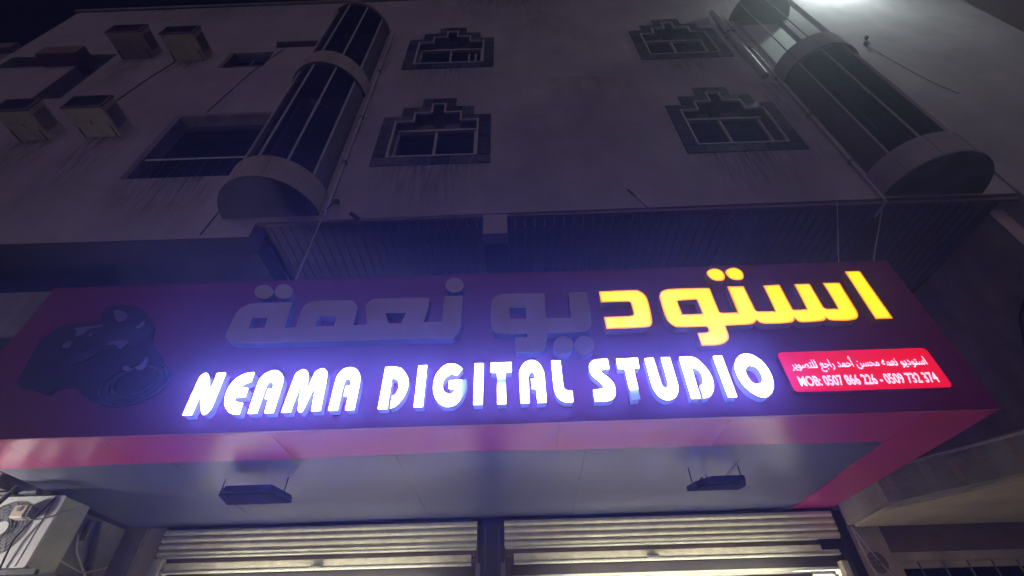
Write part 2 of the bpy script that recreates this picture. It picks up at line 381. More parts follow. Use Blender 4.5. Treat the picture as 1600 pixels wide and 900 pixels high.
# wide window with a rail and bars, left of the left bay
x0, x1, z0, z1 = BIGW
w = MB().box(x0, x1, W+.26, W+.30, z0, z1).build('wide_window', GLASS, bld)
fr = MB()
fr.box(x0, x0+.13, W-.01, W+.25, z0, z1).box(x0+.13, x1, W-.01, W+.25, z1-.1, z1)
fr.build('window_frame', PLASTER2, w)
MB().tube([(x0+.13, W+.03, z0+.60), (x1, W+.03, z0+.60)], .014).build('rail', FRAME, w)
for i in range(8): MB().tube([(x0+.3+i*.24, W+.03, z0), (x0+.3+i*.24, W+.03, z0+.6)], .007, 6).build('bar', FRAMED, w)
MB().box(x0+.13, x1, W+.20, W+.25, z1-.22, z1-.1).build('roller_box', FRAMED, w)
# small windows, top left
for (x0, x1, z0, z1) in (SMW, SLIT):
    w = MB().box(x0, x1, W+.24, W+.28, z0, z1).build('small_window', GLASS, bld)
    if z1-z0 > .5:
        MB().box(x0, x0+.12, W-.01, W+.22, z0, z1).box(x0+.5, x0+.55, W+.16, W+.22, z0, z1).box(x0+.12, x1, W+.16, W+.22, z0+.42, z0+.47).build('window_frame', PANELB, w)
    else: MB().box(x0, x1, W-.06, W+.2, z1-.05, z1-.003).build('awning', BROWNW, w)
MB().box(-12.08, -9.52, W+.2, W+.26, 13.02, 13.6).box(-10.13, -9.52, W+.2, W+.26, 11.37, 13.02).build('recess_panel', FRAMED, bld)
MB().box(-10.9, -9.95, W-.3, W+.1, 12.98, 13.36).build('concrete_canopy', BROWNW, bld)

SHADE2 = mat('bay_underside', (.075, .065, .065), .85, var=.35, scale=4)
def bay(cx, angs, side):
    b = MB().box(cx-.72, cx+.72, W+.002, W+.05, 14.35, 14.5).build('bay', PLASTER2, bld)
    cy = W
    for z in (7.19, 10.93):
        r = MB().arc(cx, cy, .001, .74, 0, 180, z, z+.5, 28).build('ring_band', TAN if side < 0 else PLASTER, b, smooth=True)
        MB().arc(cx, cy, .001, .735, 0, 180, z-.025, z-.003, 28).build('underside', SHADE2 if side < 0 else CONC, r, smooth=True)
        for a in (40, 78, 112, 146): MB().arc(cx, cy, .741, .744, a, a+.5, z+.01, z+.49, 1).build('joint', BROWNW, r)
    MB().arc(cx, cy, .001, .72, 0, 180, 14.25, 14.36, 28).build('bay_roof', BROWNW, b, smooth=True)
    for z0, z1 in ((7.69, 10.928), (11.43, 14.248)):
        lo, hi = min(angs), max(angs)
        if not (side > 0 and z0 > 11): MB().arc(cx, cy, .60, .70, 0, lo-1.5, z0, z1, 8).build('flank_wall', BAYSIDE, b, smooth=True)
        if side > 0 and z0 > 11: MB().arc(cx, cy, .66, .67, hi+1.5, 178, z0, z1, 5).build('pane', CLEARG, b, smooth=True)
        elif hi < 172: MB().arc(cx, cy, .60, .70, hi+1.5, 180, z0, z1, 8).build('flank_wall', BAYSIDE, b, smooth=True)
        for a0, a1 in zip(angs, angs[1:]):
            MB().arc(cx, cy, .66, .67, a0+1.6, a1-1.6, z0, z1, 5).build('pane', CLEARG if side > 0 and z0 > 11 else BAYGLASS, b, smooth=True)
        for a in angs:
            t = R(a); x, y = cx+.69*math.cos(t), cy-.69*math.sin(t)
            MB().tube([(x, y, z0), (x, y, z1)], .017, 6).build('mullion', FRAME, b)
    return b
BAYGLASS = bpy.data.materials.new('bay_glass'); BAYGLASS.use_nodes = True
_b = BAYGLASS.node_tree.nodes['Principled BSDF']; _b.inputs['Base Color'].default_value = (.01, .011, .016, 1); _b.inputs['Roughness'].default_value = .06; _b.inputs['Alpha'].default_value = .45
CLEARG = BAYGLASS.copy(); CLEARG.name = 'clear_glass'; CLEARG.node_tree.nodes['Principled BSDF'].inputs['Alpha'].default_value = .14
b1 = bay(-3.67, (28, 62, 97, 126, 150), -1)
b2 = bay(6.33, (32, 50, 78, 113, 147), 1)
# things seen through the bay glass: sloping stair underside, door jambs
def bay_stair(b, cx, z):
    MB().add([(cx-.1, W-.1, z), (cx+.35, W-.1, z-.45), (cx+.35, W-.35, z-.45), (cx-.1, W-.35, z), (cx-.1, W-.1, z-.06), (cx+.35, W-.1, z-.5), (cx+.35, W-.35, z-.5), (cx-.1, W-.35, z-.06)],
             [(0, 1, 2, 3), (7, 6, 5, 4), (0, 4, 5, 1), (3, 2, 6, 7), (0, 3, 7, 4), (1, 5, 6, 2)]).build('stair_underside', TRIM, b)
bay_stair(b1, -3.67, 10.3); bay_stair(b1, -3.67, 13.3); bay_stair(b2, 6.2, 10.2)
MB().box(6.1, 6.16, W-.25, W-.15, 8.6, 10.0).box(6.1, 6.5, W-.25, W-.15, 10.0, 10.05).build('inner_frame', FRAME, b2)
MB().box(5.85, 6.75, W+.05, W+.08, 11.7, 14.1).build('inner_wall_panel', SHOPW, b2)
MB().box(6.0, 6.6, W-.05, W+.04, 8.2, 9.4).build('cupboard', FRAMED, b2)

# pipes on the facade
def pipe(pts, r, label, m=PIPE, name='downpipe', cat='pipe', clips=()):
    t = thing(name, label, cat, pts[-1]); MB().tube(pts, r, 10).build('pipe_run', m, t, smooth=True)
    for z in clips: MB().box(pts[0][0]-r-.02, pts[0][0]+r+.02, pts[0][1]-r-.01, W+.01, z, z+.04).build('clip', GREY, t)
    return t
pipe([(5.24, W-.10, 14.6), (5.22, W-.10, 11.0)], .075, 'thick white pipe beside the upper right window', clips=(13.2,))
pipe([(5.50, W-.05, 14.6), (5.50, W-.05, 7.1), (5.46, W-.08, 6.95), (5.44, W+.2, 6.93)], .017, 'thin pipe running down the inner side of the right bay to the overhang', clips=(8, 9.5, 11, 12.5))
pipe([(-2.83, W-.045, 14.2), (-2.83, W-.045, 7.3), (-2.80, W-.10, 7.12), (-2.76, W-.1, 7.02)], .015, 'thin pipe running down the wall right of the left bay', clips=(8.5, 10, 12))
t = thing('pipe_stub', 'short dark pipe stub sticking out above the left overhang', 'pipe', (-2.40, W, 7.1))
MB().tube([(-2.31, W+.02, 7.06), (-2.40, W-.12, 7.05)], .03, 8).build('stub', BLACK, t)
t = thing('wall_bracket', 'thin dark rod with a hooked tip leaning on the blank wall', 'bracket', (2.0, W, 7.1))
MB().tube([(2.02, W, 7.1), (1.80, W-.10, 7.33), (1.76, W-.11, 7.38)], .007, 6).build('rod', BLACK, t)
MB().tube([(1.86, W-.085, 7.27), (1.76, W-.115, 7.39)], .018, 6).build('tip', BLACK, t)
t = thing('wall_bracket', 'small dark hook with a twig at the lower right of the left bay', 'bracket', (-2.8, W, 7.3))
MB().tube([(-2.86, W-.06, 7.15), (-2.74, W-.10, 7.30), (-2.68, W-.10, 7.38)], .012, 6).build('rod', BLACK, t)
MB().box(-2.73, -2.65, W-.12, W-.06, 7.34, 7.40).build('tip', BLACK, t)
def cable(label, pts, r=.008, m=CABLE, n=14):
    P = []
    for i in range(len(pts)-1):
        a, b = Vector(pts[i]), Vector(pts[i+1])
        for j in range(n): P.append(a.lerp(b, j/n))
    P.append(Vector(pts[-1]))
    for _ in range(5): P = [P[0]]+[(P[i-1]+P[i]*2+P[i+1])/4 for i in range(1, len(P)-1)]+[P[-1]]
    o = MB().tube(P, r, 6).build('cable', m, None, smooth=True); tag(o, label, 'cable'); return o
cable('pale cable slanting from the left bay down to the sign top', [(-2.86, W-.03, 7.0), (-2.26, 3.5, 5.04), (-2.2, 3.4, 4.73)], .010)
cable('pale stay wire from the overhang edge down to the sign above the yellow letters', [(4.80, W-.05, 7.03), (3.314, 3.5, 4.88), (3.28, 3.45, 4.73)], .006)
cable('pale stay wire from the thin pipe elbow down to the right end of the sign', [(5.44, W+.0, 6.93), (3.66, 3.5, 4.87), (3.6, 3.45, 4.73)], .006)
cable('thin cable drawn down the left wall from the upper air conditioners', [(-5.4, W-.012, 13.5), (-5.75, W-.012, 12.3), (-6.02, W-.012, 10.5)], .008, DCABLE)
cable('thin cable between the two pairs of window air conditioners', [(-7.8, W-.012, 13.0), (-8.0, W-.012, 12.2), (-8.2, W-.012, 11.0), (-8.3, W-.012, 10.3)], .009, DCABLE)
cable('short cable on the wall under the left bay', [(-4.28, W-.012, 8.1), (-4.5, W-.012, 7.5), (-4.59, W-.012, 6.8)], .008, DCABLE)

# ------------------------------------------------------------ window air conditioners
def window_ac(x, z, wd, label):
    t = thing('window_air_conditioner', label, 'air conditioner', (x, W, z), 'window air conditioners on the left wall')
    y0 = W-.60
    MB().box(x, x+wd, y0+.03, W+.02, z, z+.42).build('casing', ACBODY, t, bevel=.015)
    MB().box(x-.01, x+wd+.01, y0, y0+.03, z-.005, z+.43).build('front_frame', ACSIDE, t)
    for i in range(7): MB().box(x+.04, x+wd-.04, y0-.012, y0-.001, z+.04+i*.052, z+.07+i*.052).build('louvre', BLACK, t)
    for i in range(6): MB().box(x+wd+.001, x+wd+.012, y0+.12, y0+.46, z+.05+i*.055, z+.075+i*.055).build('side_vent', ACSIDE, t)
    for xx in (x+.05, x+wd-.07): MB().box(xx, xx+.02, W-.22, W, z-.02, z-.002).build('bracket', ACSIDE, t)
    MB().box(x+.35, x+.37, y0+.26, y0+.34, z-.008, z-.002).build('drain', ACSIDE, t)
    return t
window_ac(-9.26, 9.67, .64, 'lower left box air conditioner, left one of its pair at the frame edge')
window_ac(-8.03, 9.70, .72, 'lower box air conditioner with rusty side vents, nearer the wide window')
window_ac(-9.25, 13.30, .80, 'upper box air conditioner under the roof, left one of its pair')
window_ac(-7.90, 13.08, .78, 'upper box air conditioner under the roof, right one of its pair')

# ============================================================ NEIGHBOURING BUILDING, RIGHT
nb = thing('neighbouring_building', 'pale neighbouring building on the right with a lamp lit wall and a barred shop window', 'building', (7.6, W, 0))
MB().box(7.562, 11.88, W-.03, W+.4, 0, 17.5).build('front_wall', PLASTER, nb)
MB().box(7.3, 7.56, W+.30, 9, 0, 7.12).build('side_wall', CREAM, nb)
MB().box(11.0, 11.88, W+.402, 9, 0, 17.5).build('return_wall', PLASTER2, nb)
MB().box(11.9, 15.5, 5.2, 5.5, 0, 18).build('far_wall', BROWNW, nb)
# canopy slab with an oblique edge
A = (3.56, 4.88); B = (5.2, 3.16); Cc = (9.0, 3.16); D = (9.0, 4.46); E = (7.28, 4.46); G = (7.28, 5.66); H = (3.56, 5.66)
def hprism(pts, z0, z1):
    n = len(pts); return MB().add([(x, y, z0) for x, y in pts]+[(x, y, z1) for x, y in pts],
        [tuple(range(n)), tuple(range(n, 2*n))[::-1]]+[(i, (i+1) % n, n+(i+1) % n, n+i) for i in range(n)])
sl = hprism([A, B, Cc, D, E, G, H], 2.96, 3.26).build('canopy_slab', CONC, nb)
def inset_pts(d): return [(A[0]+d*.3, A[1]+d*1.3), (B[0]+d*.6, B[1]+d), (Cc[0]-d, Cc[1]+d), (9-d, 4.4), (7.2, 4.4), (7.2, 5.6), (3.6, 5.6)]
hprism(inset_pts(.10), 2.93, 2.957).build('underside_render', TAN, sl)
MB().tube([(A[0], A[1]-.02, 3.262), (B[0], B[1]-.02, 3.262)], .02, 6).build('drip_edge', PLASTER2, sl)
for i in range(9):
    t = .05+i*.1+random.uniform(-.02, .02); x = A[0]+(B[0]-A[0])*t; y = A[1]+(B[1]-A[1])*t; h = random.uniform(.12, .26)
    MB().box(-.02, .02+random.uniform(0, .05), -.004, 0, 3.25-h, 3.25).build('stain', random.choice((BROWNW, PLASTER2)), sl).matrix_local = Matrix.Translation((x-.003-nb.location.x, y-.003-nb.location.y, 0)) @ Matrix.Rotation(math.atan2(B[1]-A[1], B[0]-A[0]), 4, 'Z') @ Matrix.Translation((nb.location.x, nb.location.y, 0))
MB().box(3.90, 7.28, 5.70, 6.0, 2.70, 2.956).build('beam', BROWNW, nb)
MB().box(3.56, 3.898, 5.68, 6.0, 0, 2.956).build('pillar', CREAM, nb)
MB().box(3.90, 7.28, 5.72, 6.0, 2.625, 2.698).build('lintel', CREAM, nb)
wv = MB().box(3.98, 7.2, 5.86, 5.9, .4, 2.622).build('shop_window', GLASS, nb)
MB().box(3.902, 3.975, 5.73, 5.95, .4, 2.62).box(3.975, 7.2, 5.8, 5.856, 2.565, 2.622).build('window_frame', CREAM, wv)
for i in range(12): MB().box(4.20+i*.26, 4.208+i*.26, 5.78, 5.80, .4, 2.62).build('grille_bar', GREY, wv)
for i in range(6): MB().box(3.98, 7.1, 5.763, 5.778, 2.36-i*.25, 2.375-i*.25).build('grille_bar', GREY, wv)
orn = MB()
for a in range(0, 360, 60):
    t = R(a); cx, cz = 3.70+.055*math.cos(t), 2.60+.055*math.sin(t)*1.1
    orn.disc((cx, cz), .03, 5.655, 5.679, 8)
orn.ring((3.70, 2.60), .075, .10, 5.66, 5.679, 20).disc((3.70, 2.60), .02, 5.645, 5.679, 8)
orn.build('carved_ornament', PLASTER2, nb)
# loops of cable and a box on the dark side wall
cable('dark cable looping over the dark side wall right of the sign', [(7.26, 5.9, 5.0), (7.26, 5.5, 5.6), (7.26, 5.0, 5.9), (7.26, 4.7, 5.6), (7.28, 4.5, 5.3), (7.5, 4.42, 5.0)], .022, DCABLE)
cable('second dark cable hanging lower on the dark side wall', [(7.26, 6.1, 4.6), (7.26, 5.7, 4.9), (7.26, 5.2, 5.2), (7.26, 4.9, 4.8), (7.27, 4.6, 4.5)], .018, DCABLE)
cable('thin cable drooping on the lamp lit wall below a small bracket', [(8.05, W-.05, 12.45), (8.12, W-.045, 11.9), (8.25, W-.045, 11.2), (8.38, W-.045, 10.6), (8.6, W-.045, 10.1)], .006, BROWNC)
t = thing('wall_bracket', 'small double bracket on the lamp lit wall', 'bracket', (8.05, W, 12.5))
MB().box(8.02, 8.09, W-.10, W-.03, 12.44, 12.52).build('tip', BLACK, t); MB().box(8.2, 8.25, W-.10, W-.03, 12.76, 12.84).build('tip', BLACK, t)
cable('pale wire running down the pillar right of the shutters', [(3.60, 5.66, 2.95), (3.66, 5.65, 2.75), (3.74, 5.65, 2.55), (3.86, 5.66, 2.35)], .005)
cable('thin wire down the dark jamb beside the right shutter', [(3.555, 5.6, 2.95), (3.57, 5.6, 2.6), (3.62, 5.6, 2.3)], .004)

# wall lamp at the top right: housing, arm, glowing lens and its light
wl = thing('wall_floodlight', 'glowing floodlight high on the right hand wall at the top edge', 'floodlight', (8.95, W-.03, 16.5))
MB().tube([(8.8, W-.03, 16.7), (8.8, W-.85, 16.8), (8.8, W-.95, 16.67)], .02, 8).build('arm', GREY, wl)
MB().box(8.6, 9.0, W-1.08, W-.82, 16.54, 16.66).build('housing', GREY, wl, bevel=.02)
MB().box(8.63, 8.97, W-1.05, W-.85, 16.525, 16.539).build('lens', LENS, wl)
ld = bpy.data.lights.new('floodlight_light', 'AREA'); ld.energy = LAMP_E; ld.size = .34; ld.shape = 'RECTANGLE'; ld.size_y = .2; ld.color = (.84, 1, .93)
lo = bpy.data.objects.new('floodlight_light', ld); C.objects.link(lo); lo.parent = wl; lo.location = (-.15, -.92, .01)
lo.rotation_euler = (0, 0, 0)

# ============================================================ SHOP SIGN AND CANOPY
S = 3.3
X0, X1, Z0, Z1 = -4.5, 3.60, 3.154, 4.712
sg = thing('shop_sign', 'long dark red box sign with lit white and yellow letters hung over the shutters', 'sign', (-.45, S, Z0))
MB().box(X0+.25, X1-.24, S, S+.03, Z0+.002, Z1-.13).build('face_panel', BOARD, sg)
MB().box(X0, X1, S+.004, S+.03, Z1-.128, Z1).box(X0, X0+.248, S+.004, S+.03, Z0, Z1-.13).box(X1-.238, X1, S+.004, S+.03, Z0, Z1-.13).build('face_border', BORDER, sg)
MB().box(X0, X1, S+.032, 3.85, Z1-.012, Z1-.002).build('top_panel', BORDER, sg)
MB().box(X1-.09, X1-.08, S+.032, 5.74, Z0+.01, Z1-.013).build('end_panel', BORDER, sg)
MB().box(X0, X0+.01, S+.032, 4.0, Z0+.01, Z1-.013).build('end_panel', BORDER, sg)
# underside: red stripes round silver panels
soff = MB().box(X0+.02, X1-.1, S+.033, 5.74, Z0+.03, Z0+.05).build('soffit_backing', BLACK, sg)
zs, ze = Z0+.003, Z0+.024
st = MB()
xs = [X0, -3.98, -3.2, -1.9, -.5, .3, 1.6, 3.055]; ys = [3.87, 3.87, 3.845, 3.855, 3.79, 3.825, 3.835, 3.855]
def strip(xa, xb, ya, yb, m=STRIPE, name='red_stripe', dz=0):
    MB().add([(xa, S+.006, zs), (xb, S+.006, zs), (xb, yb, zs+dz), (xa, ya, zs), (xa, S+.006, ze), (xb, S+.006, ze), (xb, yb, ze), (xa, ya, ze)],
        [(0, 3, 2, 1), (4, 5, 6, 7), (0, 1, 5, 4), (1, 2, 6, 5), (2, 3, 7, 6), (3, 0, 4, 7)]).build(name, m, soff)
for i in range(len(xs)-1): strip(xs[i]+(.0 if i else 0), xs[i+1]-.002, ys[i], ys[i+1], dz=random.uniform(-.004, .004))
MB().add([(3.057, S+.006, zs), (3.598, S+.006, zs), (3.505, 5.74, zs), (3.055, 5.74, zs), (3.057, S+.006, ze), (3.598, S+.006, ze), (3.505, 5.74, ze), (3.055, 5.74, ze)],
    [(0, 3, 2, 1), (4, 5, 6, 7), (0, 1, 5, 4), (1, 2, 6, 5), (2, 3, 7, 6), (3, 0, 4, 7)]).build('red_stripe', STRIPE, soff)
px = [-4.46, -2.95, -1.05, .55, 1.95, 3.05]
for i in range(5):
    a, b = px[i], px[i+1]-.004
    f = lambda x: max(y for y in [ys[j]+(ys[j+1]-ys[j])*(x-xs[j])/(xs[j+1]-xs[j]) for j in range(len(xs)-1) if xs[j] <= x <= xs[j+1]])+.004
    xx = sorted({a, b}|{x for x in xs if a < x < b}); n = 8
    vs = []; fs = []
    for ix, x in enumerate(xx):
        ya = f(min(x, 3.05))
        for j in range(n+1):
            y = ya+(5.74-ya)*j/n; vs.append((x, y, zs+.004+.006*math.sin(j*1.1+i*2)*math.sin(x*2+i)))
    nx = len(xx)
    for ix in range(nx-1):
        for j in range(n): q = ix*(n+1)+j; fs.append((q, q+1, q+n+2, q+n+1))
    MB().add(vs, fs).build('silver_panel', ACP, soff, smooth=True)
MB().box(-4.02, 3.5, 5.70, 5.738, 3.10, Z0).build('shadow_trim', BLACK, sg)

GLYPHS=[
('letter','N','white',[[(-2.555,3.262,1),(-2.565,3.569),(-2.554,3.62),(-2.527,3.638),(-2.494,3.62),(-2.464,3.565),(-2.425,3.48,1),(-2.436,3.634,1),(-2.356,3.635,1),(-2.347,3.349),(-2.357,3.292),(-2.383,3.262),(-2.412,3.274),(-2.438,3.32),(-2.485,3.423,1),(-2.476,3.262,1)]]),
('letter','E','white',[[(-2.121,3.63,1),(-2.119,3.536,1),(-2.166,3.52),(-2.196,3.493,1),(-2.125,3.488,1),(-2.117,3.403,1),(-2.199,3.398,1),(-2.179,3.372),(-2.118,3.357,1),(-2.112,3.258,1),(-2.156,3.258),(-2.202,3.275),(-2.247,3.317),(-2.277,3.372),(-2.293,3.453),(-2.284,3.524),(-2.252,3.585),(-2.196,3.622)]]),
('letter','A','white',[[(-2.058,3.259,1),(-2.07,3.505),(-2.06,3.578),(-2.021,3.626),(-1.964,3.643),(-1.913,3.622),(-1.875,3.575),(-1.861,3.509),(-1.854,3.259,1),(-1.932,3.261,1),(-1.94,3.377,1),(-1.969,3.381,1),(-1.969,3.473,1),(-1.937,3.478,1),(-1.942,3.51),(-1.965,3.526),(-1.982,3.501),(-1.98,3.259,1)]]),
('letter','M','white',[[(-1.804,3.26,1),(-1.792,3.565),(-1.779,3.615),(-1.735,3.643),(-1.694,3.622),(-1.672,3.568),(-1.654,3.457,1),(-1.642,3.579),(-1.626,3.621),(-1.58,3.646),(-1.54,3.622),(-1.52,3.562),(-1.498,3.265,1),(-1.577,3.264,1),(-1.596,3.5,1),(-1.629,3.292),(-1.65,3.255),(-1.674,3.269),(-1.687,3.308),(-1.718,3.5,1),(-1.726,3.259,1)]]),
('letter','A','white',[[(-1.448,3.263,1),(-1.451,3.537),(-1.434,3.598),(-1.401,3.637),(-1.345,3.647),(-1.291,3.621),(-1.255,3.561),(-1.245,3.484),(-1.241,3.264,1),(-1.319,3.264,1),(-1.322,3.381,1),(-1.358,3.383,1),(-1.357,3.478,1),(-1.325,3.48,1),(-1.327,3.513),(-1.348,3.533),(-1.369,3.503),(-1.369,3.263,1)]]),
('letter','D','white',[[(-1.072,3.263,1),(-1.073,3.638,1),(-0.983,3.639),(-0.925,3.614),(-0.874,3.543),(-0.858,3.481),(-0.866,3.403),(-0.894,3.335),(-0.932,3.286),(-0.979,3.263,1),(-0.981,3.374,1),(-0.951,3.395),(-0.938,3.454),(-0.954,3.507),(-0.994,3.528,1),(-0.992,3.262,1)]]),
('letter','I','white',[[(-0.806,3.643,1),(-0.727,3.646,1),(-0.723,3.271,1),(-0.801,3.269,1)]]),
('letter','G','G',[[(-0.436,3.597,1),(-0.483,3.529,1),(-0.528,3.546),(-0.573,3.513),(-0.589,3.456),(-0.572,3.404),(-0.537,3.379),(-0.508,3.39),(-0.487,3.414,1),(-0.547,3.418,1),(-0.547,3.499,1),(-0.401,3.504,1),(-0.404,3.42),(-0.43,3.34),(-0.479,3.281),(-0.536,3.264),(-0.595,3.285),(-0.646,3.348),(-0.668,3.429),(-0.663,3.528),(-0.628,3.601),(-0.583,3.643),(-0.529,3.655),(-0.479,3.635)]]),
('letter','I','white',[[(-0.351,3.648,1),(-0.269,3.647,1),(-0.271,3.273,1),(-0.35,3.274,1)]]),
('letter','T','T1',[[(-0.221,3.649,1),(-0.045,3.649,1),(-0.045,3.55,1),(-0.094,3.548,1),(-0.092,3.274,1),(-0.169,3.274,1),(-0.17,3.548,1),(-0.22,3.549,1)]]),
('letter','A','white',[[(0.009,3.274,1),(0.005,3.503),(0.011,3.565),(0.04,3.624),(0.076,3.652),(0.114,3.661),(0.155,3.647),(0.187,3.61),(0.21,3.542),(0.213,3.488),(0.214,3.275,1),(0.136,3.274,1),(0.132,3.394,1),(0.1,3.395,1),(0.096,3.491,1),(0.13,3.493,1),(0.128,3.522),(0.109,3.542),(0.089,3.52),(0.087,3.477),(0.084,3.274,1)]]),
('letter','L','white',[[(0.267,3.649,1),(0.35,3.651,1),(0.352,3.438),(0.358,3.393),(0.383,3.376),(0.417,3.372,1),(0.414,3.273,1),(0.363,3.272),(0.325,3.284),(0.29,3.322),(0.272,3.381),(0.269,3.433)]]),
('letter','S','white',[[(0.73,3.65,1),(0.733,3.55,1),(0.661,3.543,1),(0.669,3.518),(0.716,3.47),(0.743,3.416),(0.747,3.357),(0.736,3.314),(0.709,3.285),(0.665,3.271),(0.57,3.27,1),(0.568,3.377,1),(0.646,3.383,1),(0.65,3.408),(0.625,3.443),(0.582,3.49),(0.564,3.545),(0.569,3.596),(0.598,3.635),(0.641,3.649)]]),
('letter','T','T2',[[(0.791,3.648,1),(0.973,3.651,1),(0.968,3.547,1),(0.923,3.546,1),(0.924,3.276,1),(0.848,3.273,1),(0.843,3.546,1),(0.79,3.548,1)]]),
('letter','U','white',[[(1.019,3.643,1),(1.098,3.647,1),(1.107,3.433),(1.114,3.387),(1.131,3.376),(1.147,3.393),(1.153,3.432),(1.151,3.648,1),(1.23,3.647,1),(1.233,3.414),(1.224,3.348),(1.198,3.298),(1.159,3.271),(1.119,3.263),(1.078,3.279),(1.043,3.325),(1.025,3.406)]]),
('letter','D','white',[[(1.296,3.645,1),(1.383,3.647),(1.438,3.623),(1.48,3.558),(1.508,3.472),(1.507,3.389),(1.477,3.317),(1.437,3.279),(1.388,3.269,1),(1.389,3.382,1),(1.414,3.4),(1.43,3.444),(1.426,3.498),(1.407,3.526),(1.378,3.537,1),(1.374,3.267,1),(1.296,3.268,1)]]),
('letter','I','white',[[(1.568,3.644,1),(1.649,3.646,1),(1.648,3.271,1),(1.572,3.269,1)]]),
('letter','O','white',[[(1.832,3.657),(1.786,3.643),(1.736,3.596),(1.707,3.526),(1.704,3.442),(1.724,3.367),(1.761,3.307),(1.817,3.266),(1.867,3.264),(1.92,3.302),(1.957,3.366),(1.973,3.447),(1.963,3.532),(1.929,3.605),(1.883,3.647)],[(1.835,3.54),(1.806,3.526),(1.786,3.492),(1.785,3.447),(1.8,3.397),(1.833,3.381),(1.863,3.391),(1.885,3.424),(1.89,3.473),(1.875,3.522)]]),
('arabic_letter','dal','yellow',[[(0.76,4.365,1),(1.07,4.369),(1.13,4.351),(1.171,4.29),(1.178,4.197),(1.17,4.031),(1.146,3.968),(1.081,3.945),(0.762,3.942,1),(0.761,4.072,1),(0.988,4.075,1),(1.021,4.092),(1.023,4.147),(1.02,4.221),(1.0,4.235,1),(0.759,4.236,1)]]),
('arabic_letter','ster','yellow',[[(1.762,4.365,1),(1.449,4.37),(1.346,4.354),(1.293,4.297),(1.286,4.193),(1.291,4.027),(1.336,3.95),(1.399,3.935),(1.609,3.934,1),(1.616,3.907),(1.597,3.877),(1.512,3.872,1),(1.512,3.742,1),(1.662,3.745),(1.738,3.786),(1.764,3.837),(1.768,3.937,1),(1.945,3.94),(2.013,3.953),(2.049,3.987,1),(2.076,3.954),(2.147,3.941),(2.299,3.944),(2.35,3.959),(2.376,3.994,1),(2.393,3.958),(2.441,3.945),(2.589,3.953),(2.627,3.971),(2.64,3.991,1),(2.667,3.958),(2.789,3.948),(2.877,3.961),(2.917,3.996),(2.934,4.048),(2.935,4.114),(2.942,4.375,1),(2.791,4.379,1),(2.788,4.1),(2.757,4.083),(2.675,4.084),(2.671,4.108),(2.671,4.375,1),(2.53,4.376,1),(2.521,4.107),(2.5,4.087),(2.415,4.085),(2.4,4.112),(2.399,4.377,1),(2.248,4.371,1),(2.243,4.093),(2.22,4.077),(2.09,4.078),(2.079,4.1),(2.073,4.372,1),(1.923,4.374,1),(1.917,4.091),(1.899,4.076),(1.768,4.078),(1.764,4.097)],[(1.435,4.226,1),(1.609,4.233,1),(1.616,4.073,1),(1.452,4.072),(1.44,4.091)]]),
('arabic_dot','d','yellow',[[(1.965,4.552),(2.015,4.598),(2.074,4.605),(2.116,4.564),(2.121,4.507),(2.092,4.456),(2.034,4.447),(1.982,4.475)]]),
('arabic_dot','d','yellow',[[(1.79,4.55),(1.839,4.596),(1.897,4.603),(1.94,4.562),(1.947,4.505),(1.92,4.454),(1.862,4.445),(1.809,4.473)]]),
('arabic_letter','alef','yellow',[[(3.054,4.512,1),(3.192,4.51,1),(3.191,3.956,1),(3.043,3.956,1)]]),
('arabic_letter','yw','grey',[[(0.265,4.366,1),(-0.066,4.375),(-0.166,4.355),(-0.209,4.304),(-0.22,4.19),(-0.217,4.046),(-0.195,3.96),(-0.14,3.932),(0.054,3.921),(0.088,3.916),(0.085,3.889),(0.061,3.886),(-0.013,3.886,1),(-0.01,3.736,1),(0.162,3.732),(0.225,3.761),(0.25,3.85),(0.258,3.921,1),(0.517,3.919),(0.604,3.939),(0.643,4.011),(0.651,4.153),(0.651,4.364,1),(0.482,4.363,1),(0.475,4.074,1),(0.259,4.081,1)],[(-0.055,4.211,1),(0.091,4.205,1),(0.093,4.082,1),(-0.053,4.085,1)]]),
('arabic_dot','d','grey',[[(0.468,3.786),(0.446,3.734),(0.402,3.703),(0.351,3.705),(0.312,3.739),(0.3,3.793),(0.321,3.846),(0.366,3.878),(0.419,3.876),(0.457,3.841)]]),
('arabic_dot','d','grey',[[(0.638,3.782),(0.615,3.73),(0.57,3.699),(0.52,3.701),(0.484,3.735),(0.474,3.788),(0.495,3.841),(0.541,3.874),(0.592,3.872),(0.629,3.836)]]),
('arabic_letter','neama','grey',[[(-2.033,4.357,1),(-2.338,4.362),(-2.431,4.351),(-2.491,4.297),(-2.51,4.221),(-2.511,4.098),(-2.508,4.016),(-2.484,3.965),(-2.422,3.93),(-2.311,3.92),(-1.478,3.91),(-0.907,3.913),(-0.581,3.902),(-0.517,3.925),(-0.484,3.996),(-0.478,4.11),(-0.478,4.37,1),(-0.645,4.371,1),(-0.645,4.203),(-0.648,4.08,1),(-0.807,4.08,1),(-0.784,4.231),(-0.78,4.32),(-0.814,4.358),(-1.052,4.366),(-1.279,4.364),(-1.331,4.332),(-1.346,4.277),(-1.3,4.076,1),(-1.417,4.073,1),(-1.42,4.236),(-1.433,4.297),(-1.477,4.344),(-1.524,4.358),(-1.811,4.362),(-1.892,4.336),(-1.92,4.279),(-1.92,4.069,1),(-2.017,4.07,1),(-2.027,4.217)],[(-2.341,4.192,1),(-2.207,4.19,1),(-2.195,4.075,1),(-2.338,4.076,1)],[(-1.748,4.184,1),(-1.593,4.178,1),(-1.585,4.069,1),(-1.753,4.073,1)],[(-1.156,4.197,1),(-0.972,4.19,1),(-1.003,4.074,1),(-1.112,4.078,1)]]),
('arabic_dot','d','grey',[[(-2.252,4.494),(-2.253,4.444),(-2.287,4.415),(-2.342,4.417),(-2.396,4.45),(-2.431,4.501),(-2.431,4.552),(-2.397,4.582),(-2.341,4.58),(-2.286,4.546)]]),
